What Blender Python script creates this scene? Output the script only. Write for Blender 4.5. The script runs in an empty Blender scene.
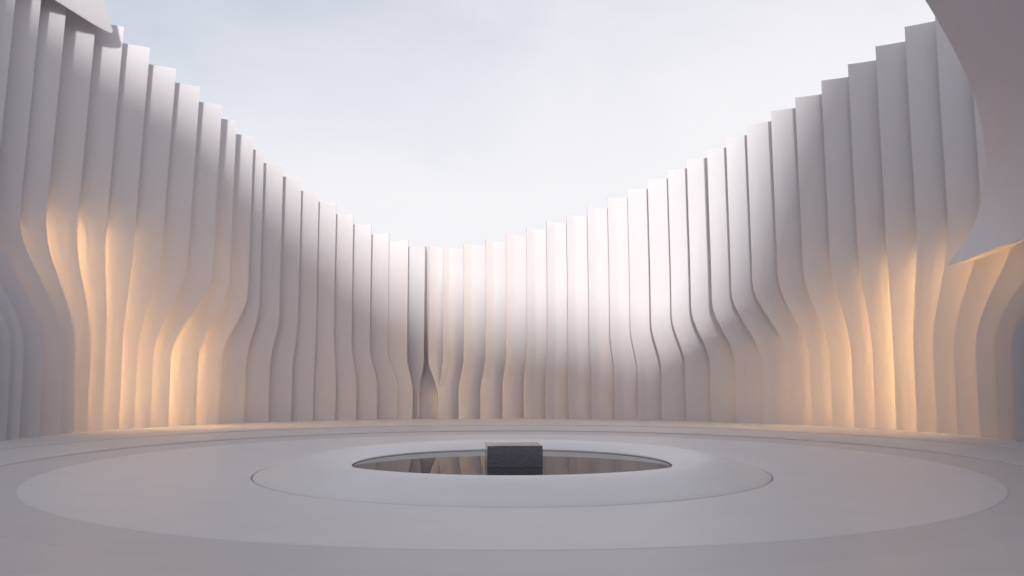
import bpy, bmesh, math, random
from mathutils import Vector, noise

random.seed(7)
scene = bpy.context.scene
col = scene.collection
R = math.radians
CX, CY = 0.0, 17.0            # centre of the round court, in metres

# ------------------------------------------------------------------ helpers
def tag(o, label=None, cat=None, group=None, kind=None):
    if label: o['label'] = label
    if cat: o['category'] = cat
    if group: o['group'] = group
    if kind: o['kind'] = kind
    return o

def make(name, verts, faces, m, parent=None, smooth=None):
    me = bpy.data.meshes.new(name)
    me.from_pydata([tuple(v) for v in verts], [], faces)
    me.materials.append(m)
    bm = bmesh.new(); bm.from_mesh(me)
    bmesh.ops.recalc_face_normals(bm, faces=bm.faces)
    if smooth is not None:
        for f in bm.faces: f.smooth = True
        for e in bm.edges:
            if len(e.link_faces) == 2 and e.calc_face_angle(0) > smooth: e.smooth = False
    bm.to_mesh(me); bm.free()
    o = bpy.data.objects.new(name, me); col.objects.link(o)
    if parent: o.parent = parent
    return o

def empty(name, loc, rz=0.0):
    o = bpy.data.objects.new(name, None); col.objects.link(o)
    o.location = loc; o.rotation_euler = (0, 0, rz); o.empty_display_size = .2
    return o

def lathe(name, profile, m, seg=256, smooth=R(35), closed=False):
    """profile: list of (radius, height) about the centre of the court"""
    v, f = [], []
    n = len(profile)
    for i in range(seg):
        a = 2*math.pi*i/seg
        for r, z in profile:
            v.append((CX + r*math.cos(a), CY + r*math.sin(a), z))
    for i in range(seg):
        j = (i+1) % seg
        for k in range(n if closed else n-1):
            l = (k+1) % n
            f.append((i*n+k, j*n+k, j*n+l, i*n+l))
    return make(name, v, f, m, smooth=smooth)

def smoothstep(t):
    t = max(0.0, min(1.0, t)); return t*t*(3-2*t)

def interp(x, xs, ys):
    if x <= xs[0]: return ys[0]
    for a, b, p, q in zip(xs, xs[1:], ys, ys[1:]):
        if x <= b: return p + (q-p)*(x-a)/(b-a)
    return ys[-1]

# ------------------------------------------------------------------ materials
def plaster(name, base, rough=0.6, var=0.03, scale=1.5, bump=0.02, spec=0.3):
    m = bpy.data.materials.new(name); m.use_nodes = True
    nt = m.node_tree; b = nt.nodes['Principled BSDF']
    tc = nt.nodes.new('ShaderNodeTexCoord')
    nz = nt.nodes.new('ShaderNodeTexNoise'); nz.inputs['Scale'].default_value = scale; nz.inputs['Detail'].default_value = 6
    nz.inputs['Roughness'].default_value = .6
    nt.links.new(tc.outputs['Object'], nz.inputs['Vector'])
    rp = nt.nodes.new('ShaderNodeValToRGB')
    rp.color_ramp.elements[0].position = .3; rp.color_ramp.elements[1].position = .7
    rp.color_ramp.elements[0].color = tuple(c*(1-var) for c in base) + (1,)
    rp.color_ramp.elements[1].color = tuple(min(1, c*(1+var)) for c in base) + (1,)
    nt.links.new(nz.outputs['Fac'], rp.inputs['Fac'])
    nt.links.new(rp.outputs['Color'], b.inputs['Base Color'])
    b.inputs['Roughness'].default_value = rough
    b.inputs['Specular IOR Level'].default_value = spec
    if bump:
        n2 = nt.nodes.new('ShaderNodeTexNoise'); n2.inputs['Scale'].default_value = 60; n2.inputs['Detail'].default_value = 4
        nt.links.new(tc.outputs['Object'], n2.inputs['Vector'])
        bp = nt.nodes.new('ShaderNodeBump'); bp.inputs['Strength'].default_value = bump; bp.inputs['Distance'].default_value = .02
        nt.links.new(n2.outputs['Fac'], bp.inputs['Height']); nt.links.new(bp.outputs['Normal'], b.inputs['Normal'])
    return m

M_FIN = plaster('white_plaster', (.73, .708, .735), .7, .012, .8, .015, .2)
# the fins are thin mineral sheets that let a little light through
_nt = M_FIN.node_tree; _b = _nt.nodes['Principled BSDF']; _o = _nt.nodes['Material Output']
_t = _nt.nodes.new('ShaderNodeBsdfTranslucent'); _t.inputs['Color'].default_value = (.78, .75, .755, 1)
_m = _nt.nodes.new('ShaderNodeMixShader'); _m.inputs[0].default_value = .14
_nt.links.new(_b.outputs[0], _m.inputs[1]); _nt.links.new(_t.outputs[0], _m.inputs[2]); _nt.links.new(_m.outputs[0], _o.inputs['Surface'])
M_SHELL = plaster('shell_plaster', (.70, .67, .68), .8, .02, .5, .01, .1)
M_CANOPY = plaster('canopy_plaster', (.78, .755, .785), .7, .015, .6, .01, .2)
M_FLOOR = plaster('pale_terrazzo', (.68, .66, .676), .42, .025, 1.2, .01, .4)
M_RING = plaster('grey_terrazzo', (.565, .543, .556), .42, .025, 1.2, .01, .4)
M_APRON = plaster('lilac_terrazzo', (.575, .552, .562), .42, .025, 1.2, .01, .4)
M_LIP = plaster('polished_white_terrazzo', (.77, .752, .76), .38, .02, 1.5, .006, .5)
M_GROUND = plaster('pale_earth', (.40, .37, .35), .9, .1, .2, .05, .1)
M_METAL = plaster('lamp_metal', (.3, .29, .28), .5, .02, 3, 0, .5)

def water_mat():
    m = bpy.data.materials.new('still_dark_water'); m.use_nodes = True
    nt = m.node_tree; b = nt.nodes['Principled BSDF']
    b.inputs['Base Color'].default_value = (.04, .04, .048, 1)
    b.inputs['Roughness'].default_value = .02; b.inputs['IOR'].default_value = 1.16
    b.inputs['Specular IOR Level'].default_value = .5
    tc = nt.nodes.new('ShaderNodeTexCoord')
    nz = nt.nodes.new('ShaderNodeTexNoise'); nz.inputs['Scale'].default_value = 3
    nt.links.new(tc.outputs['Object'], nz.inputs['Vector'])
    bp = nt.nodes.new('ShaderNodeBump'); bp.inputs['Strength'].default_value = .01; bp.inputs['Distance'].default_value = .01
    nt.links.new(nz.outputs['Fac'], bp.inputs['Height']); nt.links.new(bp.outputs['Normal'], b.inputs['Normal'])
    return m
M_WATER = water_mat()

def granite_mat():
    m = bpy.data.materials.new('speckled_black_granite'); m.use_nodes = True
    nt = m.node_tree; b = nt.nodes['Principled BSDF']
    tc = nt.nodes.new('ShaderNodeTexCoord')
    vo = nt.nodes.new('ShaderNodeTexVoronoi'); vo.inputs['Scale'].default_value = 38
    nt.links.new(tc.outputs['Object'], vo.inputs['Vector'])
    rp = nt.nodes.new('ShaderNodeValToRGB')
    rp.color_ramp.elements[0].position = .16; rp.color_ramp.elements[0].color = (.62, .62, .66, 1)
    rp.color_ramp.elements[1].position = .30; rp.color_ramp.elements[1].color = (.12, .122, .16, 1)
    nz = nt.nodes.new('ShaderNodeTexNoise'); nz.inputs['Scale'].default_value = 9; nz.inputs['Detail'].default_value = 8
    nt.links.new(tc.outputs['Object'], nz.inputs['Vector'])
    mx = nt.nodes.new('ShaderNodeMix'); mx.data_type = 'RGBA'
    nt.links.new(nz.outputs['Fac'], mx.inputs[0])
    nt.links.new(vo.outputs['Distance'], rp.inputs['Fac'])
    nt.links.new(rp.outputs['Color'], mx.inputs[6]); mx.inputs[7].default_value = (.12, .122, .16, 1)
    nt.links.new(mx.outputs[2], b.inputs['Base Color'])
    b.inputs['Coat Weight'].default_value = 1; b.inputs['Coat IOR'].default_value = 1.5; b.inputs['Coat Roughness'].default_value = .15; b.inputs['Roughness'].default_value = .4; b.inputs['Specular IOR Level'].default_value = 1.0
    return m
M_GRANITE = granite_mat()

def glow_mat():
    m = bpy.data.materials.new('warm_lamp_glass'); m.use_nodes = True
    nt = m.node_tree; b = nt.nodes['Principled BSDF']
    b.inputs['Base Color'].default_value = (.9, .7, .45, 1)
    b.inputs['Emission Color'].default_value = (1, .585, .215, 1)
    oi = nt.nodes.new('ShaderNodeObjectInfo'); sp = nt.nodes.new('ShaderNodeSeparateColor'); mu = nt.nodes.new('ShaderNodeMath')
    mu.operation = 'MULTIPLY'; mu.inputs[1].default_value = GLOW
    nt.links.new(oi.outputs['Color'], sp.inputs[0]); nt.links.new(sp.outputs[0], mu.inputs[0]); nt.links.new(mu.outputs[0], b.inputs['Emission Strength'])
    return m

GLOW = 60.0
CLOUD = (7.3, 7.22, 7.5, 1)
SUNSIDE = 1.35
SUN_E = 2.8
EXPO = 0.32
TUBE_S, TUBE_H = .72, 5.8
RIM_X = [-14, -11.6, -10.3, -8.2, -6.0, -4.9, -3.2, -.2, 2.6, 4.1, 5.6, 6.9, 8.1, 9.8, 14]; RIM_Z = [17.6, 18.5, 18.6, 18.0, 16.7, 16.1, 15.5, 15.1, 14.6, 14.0, 13.6, 14.6, 18, 22, 23]  # rim heights of the unseen outer wall, shaped to place its shadow

LEFT = [
    (-14.11, 19.27, -31.0, 2.08, 13.99),
    (-14.04, 20.06, -31.0, 1.90, 13.72),
    (-13.88, 20.79, -31.0, 1.68, 13.49),
    (-13.57, 21.37, -31.0, 1.40, 13.30),
    (-13.38, 22.12, -31.0, 1.32, 13.05),
    (-13.18, 22.95, -31.0, 1.25, 12.78),
    (-12.82, 23.60, -31.0, 0.91, 12.81),
    (-12.38, 24.44, -28.6, 0.51, 12.50),
    (-11.89, 25.16, -26.5, 0.16, 12.11),
    (-11.32, 25.76, -25.7, -0.18, 11.69),
    (-10.72, 26.37, -26.2, -0.56, 11.25),
    (-10.14, 27.00, -27.2, -0.90, 10.88),
    (-9.59, 27.67, -27.5, -1.16, 10.47),
    (-9.29, 28.42, -26.4, -0.88, 10.16),
    (-8.88, 29.14, -24.0, -0.79, 9.83),
    (-8.60, 29.53, -20.8, -0.39, 9.42),
    (-8.05, 30.03, -17.3, -0.27, 9.05),
    (-7.52, 30.54, -13.9, -0.15, 8.70),
    (-6.97, 30.90, -10.6, -0.03, 8.27),
    (-6.39, 31.18, -7.5, 0.11, 7.93),
    (-5.81, 31.47, -4.3, 0.22, 7.54),
    (-5.19, 31.77, -1.1, 0.30, 7.22),
    (-4.58, 32.09, 1.8, 0.40, 6.97),
    (-3.87, 32.17, 3.5, 0.23, 6.72),
]
RIGHT = [
    (-3.11, 32.12, 17.0, -0.37, 6.47),
    (-2.60, 32.30, 17.0, 0.27, 6.49),
    (-1.83, 32.37, 17.0, 0.28, 6.61),
    (-1.01, 32.45, 17.0, 0.31, 6.76),
    (-0.24, 32.50, 14.6, 0.23, 6.98),
    (0.54, 32.46, 10.4, 0.19, 7.22),
    (1.30, 32.31, 7.0, 0.12, 7.43),
    (2.05, 32.16, 4.2, -0.01, 7.66),
    (2.82, 32.03, 1.7, -0.06, 7.94),
    (3.58, 31.90, -1.4, -0.14, 8.24),
    (4.32, 31.79, -5.4, -0.23, 8.54),
    (5.03, 31.43, -10.5, -0.33, 8.83),
    (5.72, 31.07, -15.8, -0.44, 9.12),
    (6.32, 30.56, -20.3, -0.61, 9.36),
    (6.89, 29.83, -23.2, -0.73, 9.54),
    (7.43, 29.29, -24.0, -0.93, 9.82),
    (8.00, 28.75, -23.3, -1.08, 10.13),
    (8.65, 28.13, -22.0, -0.90, 10.40),
    (9.28, 27.55, -21.1, -0.71, 10.67),
    (9.94, 26.97, -21.2, -0.51, 11.04),
    (10.59, 26.41, -22.7, -0.30, 11.37),
    (11.16, 25.66, -25.3, -0.05, 11.66),
    (11.71, 24.86, -28.6, 0.24, 11.95),
    (12.24, 24.09, -31.0, 0.55, 12.14),
    (12.72, 23.23, -31.0, 0.85, 12.48),
    (13.15, 22.23, -31.0, 1.18, 13.02),
    (13.59, 21.36, -31.0, 1.56, 13.30),
    (13.94, 20.41, -31.0, 1.96, 13.61),
    (14.28, 19.42, -31.0, 2.37, 13.94),
]

# ------------------------------------------------------------------ world, sun, camera
SUN_EL, SUN_AZ = 18.0, 0.5        # light travels to +x*sin(az), +y*cos(az): it comes from behind and left
w = bpy.data.worlds.new('World'); scene.world = w; w.use_nodes = True
nt = w.node_tree; bg = nt.nodes['Background']
sky = nt.nodes.new('ShaderNodeTexSky'); sky.sky_type = 'NISHITA'; sky.sun_disc = False
sky.sun_elevation = R(SUN_EL); sky.sun_rotation = R(180 + SUN_AZ)
sky.air_density = 1.0; sky.dust_density = 2.0; sky.ozone_density = 1.0
tc = nt.nodes.new('ShaderNodeTexCoord')
sep = nt.nodes.new('ShaderNodeSeparateXYZ'); nt.links.new(tc.outputs['Generated'], sep.inputs[0])
mp = nt.nodes.new('ShaderNodeMapping'); mp.inputs['Scale'].default_value = (2.2, 2.2, 4.2); mp.inputs['Location'].default_value = (1.35, .7, 1.2)
nt.links.new(tc.outputs['Generated'], mp.inputs['Vector'])
nz = nt.nodes.new('ShaderNodeTexNoise'); nz.inputs['Scale'].default_value = 1.6; nz.inputs['Detail'].default_value = 9
nz.inputs['Roughness'].default_value = .55; nz.inputs['Distortion'].default_value = .4
nt.links.new(mp.outputs['Vector'], nz.inputs['Vector'])
# cover = noise + thicker towards the horizon
lo = nt.nodes.new('ShaderNodeMapRange'); lo.inputs['From Min'].default_value = .14; lo.inputs['From Max'].default_value = .55
lo.inputs['To Min'].default_value = .62; lo.inputs['To Max'].default_value = -.02
nt.links.new(sep.outputs['Z'], lo.inputs['Value'])
xr = nt.nodes.new('ShaderNodeMapRange'); xr.inputs['From Min'].default_value = -.5; xr.inputs['From Max'].default_value = .3
xr.inputs['To Min'].default_value = -.2; xr.inputs['To Max'].default_value = .2
nt.links.new(sep.outputs['X'], xr.inputs['Value'])
ad = nt.nodes.new('ShaderNodeMath'); ad.operation = 'ADD'
sc_ = nt.nodes.new('ShaderNodeMath'); sc_.operation = 'MULTIPLY_ADD'; sc_.inputs[1].default_value = .42; sc_.inputs[2].default_value = .29
nt.links.new(nz.outputs['Fac'], sc_.inputs[0]); nt.links.new(sc_.outputs[0], ad.inputs[0]); nt.links.new(lo.outputs[0], ad.inputs[1])
ad2 = nt.nodes.new('ShaderNodeMath'); ad2.operation = 'ADD'
nt.links.new(ad.outputs[0], ad2.inputs[0]); nt.links.new(xr.outputs[0], ad2.inputs[1])
cr = nt.nodes.new('ShaderNodeMapRange'); cr.interpolation_type = 'SMOOTHSTEP'
cr.inputs['From Min'].default_value = .42; cr.inputs['From Max'].default_value = 1.08
cr.inputs['To Min'].default_value = .48; cr.inputs['To Max'].default_value = 1
nt.links.new(ad2.outputs[0], cr.inputs['Value'])
mx = nt.nodes.new('ShaderNodeMix'); mx.data_type = 'RGBA'
nt.links.new(cr.outputs[0], mx.inputs[0]); nt.links.new(sky.outputs['Color'], mx.inputs[6])
# clouds are brighter on the side of the sun
dt = nt.nodes.new('ShaderNodeVectorMath'); dt.operation = 'DOT_PRODUCT'
nt.links.new(tc.outputs['Generated'], dt.inputs[0])
dt.inputs[1].default_value = (-math.sin(R(SUN_AZ)), -math.cos(R(SUN_AZ)), 0)
br = nt.nodes.new('ShaderNodeMapRange'); br.inputs['From Min'].default_value = -.85; br.inputs['From Max'].default_value = .9
br.inputs['To Min'].default_value = 1; br.inputs['To Max'].default_value = SUNSIDE
nt.links.new(dt.outputs['Value'], br.inputs['Value'])
vm = nt.nodes.new('ShaderNodeVectorMath'); vm.operation = 'SCALE'; vm.inputs[0].default_value = CLOUD[:3]
nt.links.new(br.outputs[0], vm.inputs['Scale']); nt.links.new(vm.outputs['Vector'], mx.inputs[7])
nt.links.new(mx.outputs[2], bg.inputs['Color']); bg.inputs['Strength'].default_value = .1

sl = bpy.data.lights.new('sun', 'SUN'); sl.energy = SUN_E; sl.angle = R(5); sl.color = (1, .985, .95)
so = bpy.data.objects.new('sun', sl); col.objects.link(so)
d = Vector((math.sin(R(SUN_AZ))*math.cos(R(SUN_EL)), math.cos(R(SUN_AZ))*math.cos(R(SUN_EL)), -math.sin(R(SUN_EL))))
so.rotation_euler = d.to_track_quat('-Z', 'Y').to_euler()

cd = bpy.data.cameras.new('camera'); cam = bpy.data.objects.new('camera', cd); col.objects.link(cam)
cd.sensor_width = 36; cd.lens = 36*870/1024; cd.clip_end = 2000; cd.clip_start = .05
cam.location = (0, 0, 1.7); cam.rotation_euler = (R(90) + math.atan((375-288)/870), 0, 0)
scene.camera = cam
scene.view_settings.view_transform = 'Standard'; scene.view_settings.look = 'None'
scene.view_settings.exposure = EXPO; scene.view_settings.gamma = 1
scene.cycles.max_bounces = 10; scene.cycles.diffuse_bounces = 6

# ------------------------------------------------------------------ floor
g = lathe('ground', [(13.0, .02), (40, .02), (400, 0), (1200, 0)], M_GROUND, 96); tag(g, kind='structure')
# court floor: a shallow disc, a ring one hand's breadth away, and the outer paving one low step higher
o = lathe('court_floor', [(4.82, -.30), (4.82, -.112), (4.84, -.108), (6.2, -.05), (7.4, -.012), (8.26, .002), (8.3, .001), (8.31, -.004), (8.31, -.05)], M_FLOOR); tag(o, kind='structure')
o = lathe('inner_ring_floor', [(8.312, -.05), (8.312, -.004), (9.0, .004), (9.46, .012)], M_RING); tag(o, kind='structure')
o = lathe('outer_ring_floor', [(9.46, -.02), (9.46, .038), (9.475, .05), (9.5, .055), (10.6, .06), (11.2, .084), (11.285, .087), (11.29, .084), (11.29, -.05)], M_APRON); tag(o, kind='structure')
o = lathe('outer_paving', [(11.335, -.1), (11.335, .096), (11.34, .1), (14, .1), (20.5, .1)], M_APRON); tag(o, kind='structure')

# the raised rounded rim round the pool
prof = [(4.79, -.34), (4.79, -.125), (4.783, -.112), (4.77, -.103), (4.6, -.05), (4.35, .04), (4.1, .12), (3.9, .17), (3.74, .19), (3.58, .185), (3.4, .15),
        (3.22, .095), (3.075, .042), (3.04, .03), (3.031, .024), (3.06, .020), (3.06, -.30)]
o = lathe('pool_rim', prof, M_LIP)
tag(o, 'smooth white rounded ring raised around the dark pool', 'pool rim')
seg = 128
v = [(CX, CY, 0)] + [(CX + 3.055*math.cos(2*math.pi*i/seg), CY + 3.055*math.sin(2*math.pi*i/seg), 0) for i in range(seg)]
o = make('water', [(a, b, .006) for a, b, _ in v], [(0, 1+i, 1+(i+1) % seg) for i in range(seg)], M_WATER); tag(o, kind='structure')

# ------------------------------------------------------------------ granite block in the pool
def bevel_box(name, sx, sy, z0, z1, m, parent=None, bev=.006):
    bm = bmesh.new(); bmesh.ops.create_cube(bm, size=1)
    for q in bm.verts: q.co = Vector((q.co.x*sx, q.co.y*sy, z0 + (q.co.z+.5)*(z1-z0)))
    bmesh.ops.bevel(bm, geom=bm.edges[:], offset=bev, segments=2, affect='EDGES')
    me = bpy.data.meshes.new(name); bm.to_mesh(me); bm.free(); me.materials.append(m)
    o = bpy.data.objects.new(name, me); col.objects.link(o)
    if parent: o.parent = parent
    return o
blk = empty('stone_block', (.02, 16.8, -.2), R(5))
tag(blk, 'dark speckled granite block standing in the middle of the pool', 'stone block')
bevel_box('base_course', 1.03, .85, 0, .20, M_GRANITE, blk)
bevel_box('capstone', 1.032, .852, .2008, .59, M_GRANITE, blk)

# ------------------------------------------------------------------ the curved wall of fins
def fin_mesh(name, top, v, D, zb, slope, L, thick, m, parent=None, curl=.05, lean=0.0):
    """A vertical blade. Local origin = upper front edge on the floor, v = direction to its hidden rear edge.
    Low down the front edge is pushed along the blade by D: the wall swells or draws back there."""
    H = top
    zlo = interp(H, [6.5, 9, 12], [.95, 2.0, 2.35]); zhi = interp(H, [6.5, 9, 10, 12], [2.3, 3.7, 4.7, 6.0])
    n = Vector((v.y, -v.x));                       # towards the court
    if n.dot(Vector((0, -1))) < 0: n = -n
    NZ = 34
    ss = [0, .02, .08, .16, .24, .30, .34, .40, .8, 1.4, 1.0]
    verts, faces = [], []
    NS = len(ss)
    rows = []
    for i in range(NZ+1):
        t = i/NZ
        front, back = [], []
        z0 = zb + (H-zb)*t
        gq = 1 - smoothstep((z0-zlo)/(zhi-zlo))
        s0 = -D*gq - lean*max(0.0, z0 - 5.5)
        for k, s in enumerate(ss):
            if k == NS-1: sv = L
            else: sv = s0 + s
            off = curl*max(0, 1-s/.34)**1.25 if k < NS-1 else 0
            z = zb + (H + slope*(sv)-zb)*t
            c = v*sv + n*off
            front.append((c.x + n.x*thick/2, c.y + n.y*thick/2, z)); back.append((c.x - n.x*thick/2, c.y - n.y*thick/2, z))
        ring = front + back[::-1]
        rows.append(ring)
    n2 = 2*NS
    for r_ in rows: verts += r_
    for i in range(NZ):
        for k in range(n2):
            l = (k+1) % n2
            faces.append((i*n2+k, i*n2+l, (i+1)*n2+l, (i+1)*n2+k))
    for k in range(NS-1):
        faces.append((k, k+1, n2-2-k, n2-1-k))
        b = NZ*n2
        faces.append((b+k, b+k+1, b+n2-2-k, b+n2-1-k))
    o = make(name, verts, faces, m, parent, smooth=R(30))
    return o

def ordinal(n):
    w_ = ['first', 'second', 'third', 'fourth', 'fifth', 'sixth', 'seventh', 'eighth', 'ninth', 'tenth', 'eleventh', 'twelfth', 'thirteenth',
          'fourteenth', 'fifteenth', 'sixteenth', 'seventeenth', 'eighteenth', 'nineteenth', 'twentieth']
    if n <= 20: return w_[n-1]
    return {30: 'thirtieth'}.get(n, 'twenty-' + w_[n-21])

tubes = []
def build_wall(rows, sgn, side):
    seq = rows[::-1] if sgn < 0 else rows         # index 0 = beside the seam
    for i, (x, y, ang, D, top) in enumerate(seq):
        a = R(ang); v = Vector((sgn*math.cos(a), math.sin(a)))
        if sgn > 0 and 0 < i < 7: D *= .65
        slope = -.1 if ang > 0 else .03
        thick = .085
        o = fin_mesh('wall_fin', top, v, D, .06, slope, 2.7 if i > 1 else 1.9, thick, M_FIN, lean=interp(y, [26.5, 29.5], [.036, 0]) if sgn < 0 else .012, curl=interp(i, [0, 8, 14, 30], [.12, .10, .03, .02]) if sgn > 0 else .012)
        o.location = (x, y, 0)
        look = 'swelling out low down' if D > .35 else ('pinched in low down' if D < -.35 else 'nearly straight edged')
        lit = GLOWS[side].get(i, 0)
        tone = 'amber lit' if lit > .5 else ('faintly warm' if lit > 0 else 'pale')
        place = '%s %s of the back wall seam' % (ordinal(i+1), side)
        tag(o, 'tall %s fin %s, %s' % (tone, look, place), 'wall fin', 'curved white fins of the court wall')
        if lit > 0:
            n = Vector((v.y, -v.x)); n = n if n.y < 0 else -n
            q = Vector(seq[i-1][:2]); aq = R(seq[i-1][2]); nq = Vector((math.sin(aq), -sgn*math.cos(aq)))
            nq = nq if nq.y < 0 else -nq
            gap = nq.dot(Vector((x, y)) + v*(max(-D, 0) + TUBE_S) - q) / nq.dot(n)      # clear depth behind this blade where the lamp stands
            tubes.append((Vector((x, y)), v, D, top, lit, side, gap))
    return seq
# how strongly each gap is lit, counted from the seam outwards
GLOWS = {'left': {7: .04, 8: .1, 9: .25, 10: .8, 11: 1.3, 12: 1.6, 13: 2.1, 14: 2.2, 15: 2.0, 16: 1.5, 17: 1.0, 18: .6, 19: .25},
         'right': {12: .03, 13: .07, 14: .14, 15: .25, 16: .5, 17: .85, 18: 1.25, 19: 1.6, 20: 1.4, 21: 1.05, 22: 1.5, 23: 1.5, 24: 1.5, 25: 1.3, 26: 1.0, 27: .5}}
build_wall(LEFT, -1, 'left')
build_wall(RIGHT, 1, 'right')

# the blade that closes the seam, set back between both sweeps
a = R(18)
o = fin_mesh('wall_fin', 6.5, Vector((-math.cos(a), math.sin(a))), -.22, .06, 0, 1.2, .20, M_FIN, curl=0)
o.location = (-3.23, 32.36, 0)
tag(o, 'narrow bright wall fin set back in the seam of the back wall', 'wall fin', 'curved white fins of the court wall')

o = fin_mesh('wall_fin', 6.4, Vector((1, .05)).normalized(), 0, .06, 0, 1.5, .085, M_FIN, curl=0)
o.location = (-3.62, 32.62, 0)
tag(o, 'recessed wall fin seen deep inside the small split at the seam foot', 'wall fin', 'curved white fins of the court wall')

# outer shell added unseen behind fins and camera, its rim shaped to block sun
def fin_top(y): return interp(y, [19, 23.5, 26.4, 29.1, 30.5, 31.5, 32.3], [14.0, 12.6, 11.2, 9.8, 8.7, 7.5, 6.4])
v, f = [], []
seg = 144
for i in range(seg):
    a = 2*math.pi*i/seg
    ca, sa = math.cos(a), math.sin(a)
    ex = math.copysign(abs(ca)**.9, ca); ey = math.copysign(abs(sa)**.9, sa)
    x = 16.6*ex; y = 17.5 + (17.6 if sa > 0 else 20.5)*ey
    rim = interp(x, RIM_X, RIM_Z) if y < 10 else (interp(y, [10, 19], [RIM_Z[0] if x < 0 else RIM_Z[-1], 13.6])) if y < 19 else fin_top(min(32.3, y-1.0)) - .9
    L = math.hypot(ca, sa)
    nx, ny = ca*.35, sa*.35
    v += [(x, y, .0), (x, y, rim), (x+nx, y+ny, rim), (x+nx, y+ny, .0)]
for i in range(seg):
    j = (i+1) % seg
    for k in range(4):
        l = (k+1) % 4
        f.append((i*4+k, j*4+k, j*4+l, i*4+l))
o = make('outer_shade_wall', v, f, M_SHELL, smooth=R(30))
tag(o, 'plain pale outer wall added unseen behind fins and camera, rim shaped for shade', 'wall')

# ------------------------------------------------------------------ canopies
def loft(name, A, B, m, thick, NU=40, NV=10, bulge=.0):
    """thick curved sheet between two 3D curves"""
    def samp(C, t):
        x = t*(len(C)-1); i = min(int(x), len(C)-2); u = x-i
        P = lambda k: Vector(C[max(0, min(len(C)-1, k))])
        p0, p1, p2, p3 = P(i-1), P(i), P(i+1), P(i+2)
        return .5*((2*p1) + (p2-p0)*u + (2*p0-5*p1+4*p2-p3)*u*u + (3*p1-p0-3*p2+p3)*u**3)
    g = [[None]*(NV+1) for _ in range(NU+1)]
    for i in range(NU+1):
        a, b = samp(A, i/NU), samp(B, i/NU)
        for k in range(NV+1):
            q = a.lerp(b, k/NV); q.z += bulge*math.sin(math.pi*k/NV)*(a-b).length
            g[i][k] = q
    verts, faces = [], []
    nrm = []
    for i in range(NU+1):
        for k in range(NV+1):
            du = g[min(NU, i+1)][k]-g[max(0, i-1)][k]; dv = g[i][min(NV, k+1)]-g[i][max(0, k-1)]
            n = du.cross(dv)
            n = n.normalized() if n.length > 1e-6 else Vector((0, 0, 1))
            if n.z < 0: n = -n
            verts.append(g[i][k]); nrm.append(n)
    N = len(verts)
    verts += [verts[i] + nrm[i]*thick for i in range(N)]
    W = NV+1
    for i in range(NU):
        for k in range(NV):
            a, b, c, d_ = i*W+k, (i+1)*W+k, (i+1)*W+k+1, i*W+k+1
            faces.append((a, b, c, d_)); faces.append((N+a, N+d_, N+c, N+b))
        a, b = i*W, (i+1)*W; faces.append((a, N+a, N+b, b))
        a, b = i*W+NV, (i+1)*W+NV; faces.append((a, b, N+b, N+a))
    for k in range(NV):
        a = k; faces.append((a, a+1, N+a+1, N+a))
        a = NU*W+k; faces.append((a, N+a, N+a+1, a+1))
    return make(name, verts, faces, m, smooth=R(40))

inner = [(11.95, 23.70, 4.72), (12.06, 23.30, 5.06), (12.18, 22.60, 5.70), (11.92, 21.60, 6.47), (11.44, 20.60, 7.11), (10.53, 19.20, 7.79), (9.35, 17.60, 8.20),
         (7.50, 15.20, 8.48), (5.76, 13.00, 8.47), (4.2, 10.50, 8.37)]
outer = [(12.0, 23.62, 4.70), (12.2, 22.85, 4.80), (12.45, 21.8, 4.97), (12.70, 20.9, 5.10), (13.1, 19.6, 5.30), (13.6, 17.8, 5.7), (14.3, 15.6, 6.3),
         (14.8, 13.2, 6.9), (15.0, 10.8, 7.6), (15.0, 8.5, 8.2)]
o = loft('canopy', inner, outer, M_CANOPY, .34, 60, 12, bulge=.04)
tag(o, 'large grey curved canopy sweeping overhead in front of the right wall', 'canopy')

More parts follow.
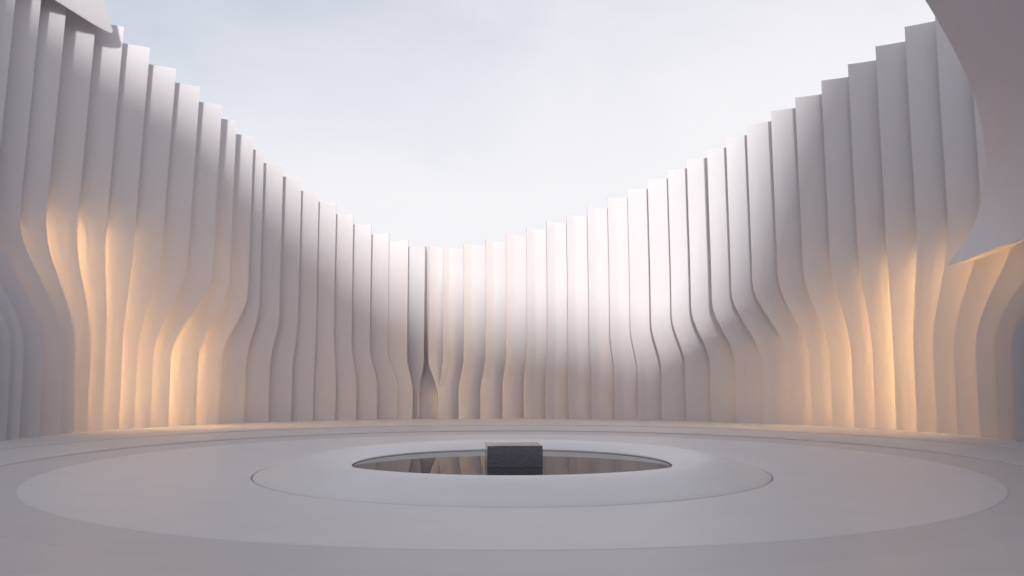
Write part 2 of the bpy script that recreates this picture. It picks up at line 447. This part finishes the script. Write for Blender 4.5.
# left wing: a leaning panel whose tip comes down on the fins
P = [(-12.44, 23.36, 11.91), (-12.02, 24.07, 11.72), (-11.84, 24.37, 11.66), (-11.72, 24.57, 11.65), (-11.69, 24.62, 11.73), (-11.75, 24.52, 11.96), (-11.81, 24.43, 12.29), (-11.86, 24.33, 12.55), (-11.99, 24.12, 13.05), (-12.15, 23.85, 13.67), (-12.59, 23.10, 14.17), (-13.42, 21.68, 14.09), (-14.16, 20.44, 13.64), (-14.12, 20.51, 12.38), (-13.10, 22.23, 12.22)]
off = Vector((-.88, .47, .85))*.7
v = P + [tuple(Vector(p)+off) for p in P]; n = len(P)
f = [tuple(range(n)), tuple(range(2*n-1, n-1, -1))] + [(i, (i+1) % n, n+(i+1) % n, n+i) for i in range(n)]
o = make('roof_wing', v, f, M_FIN)
tag(o, 'sunlit white wing tip lying on the tops of the tall left fins', 'roof wing')

# ------------------------------------------------------------------ warm lamps hidden between the fins
M_GLOW = glow_mat()
def tube_mesh(name, r, z0, z1, m, parent):
    bm = bmesh.new()
    bmesh.ops.create_cone(bm, cap_ends=True, segments=10, radius1=r, radius2=r, depth=z1-z0)
    for q in bm.verts: q.co.z += (z0+z1)/2
    me = bpy.data.meshes.new(name); bm.to_mesh(me); bm.free(); me.materials.append(m)
    o = bpy.data.objects.new(name, me); col.objects.link(o); o.parent = parent
    return o
tubes.append((Vector((-2.6 + TUBE_S, 32.46)), Vector((-1, .0)), 0, 6, .07, 'seam', 0))
for p, v2, D, top, lit, side, gap in tubes:
    n = Vector((v2.y, -v2.x))
    if n.dot(Vector((0, -1))) < 0: n = -n
    s = max(-D, 0) + TUBE_S
    c = p + v2*s - n*gap*.5
    t = empty('wall_lamp', (c.x, c.y, .1))
    if side == 'seam': tag(t, 'short warm lamp hidden behind the split of the back wall seam', 'wall lamp')
    else: tag(t, 'slim warm lamp tucked behind the glowing fins on the %s' % side, 'wall lamp', 'warm lamps hidden between the %s fins' % side)
    tube_mesh('lamp_base', .05, 0, .12, M_METAL, t)
    lt = tube_mesh('lamp_tube', .022, .12, .12 + (TUBE_H if side == 'left' else TUBE_H*.82)*min(1, lit*1.0)**.3 if side != 'seam' else 1.0, M_GLOW, t); lt.color = (lit, lit, lit, 1)
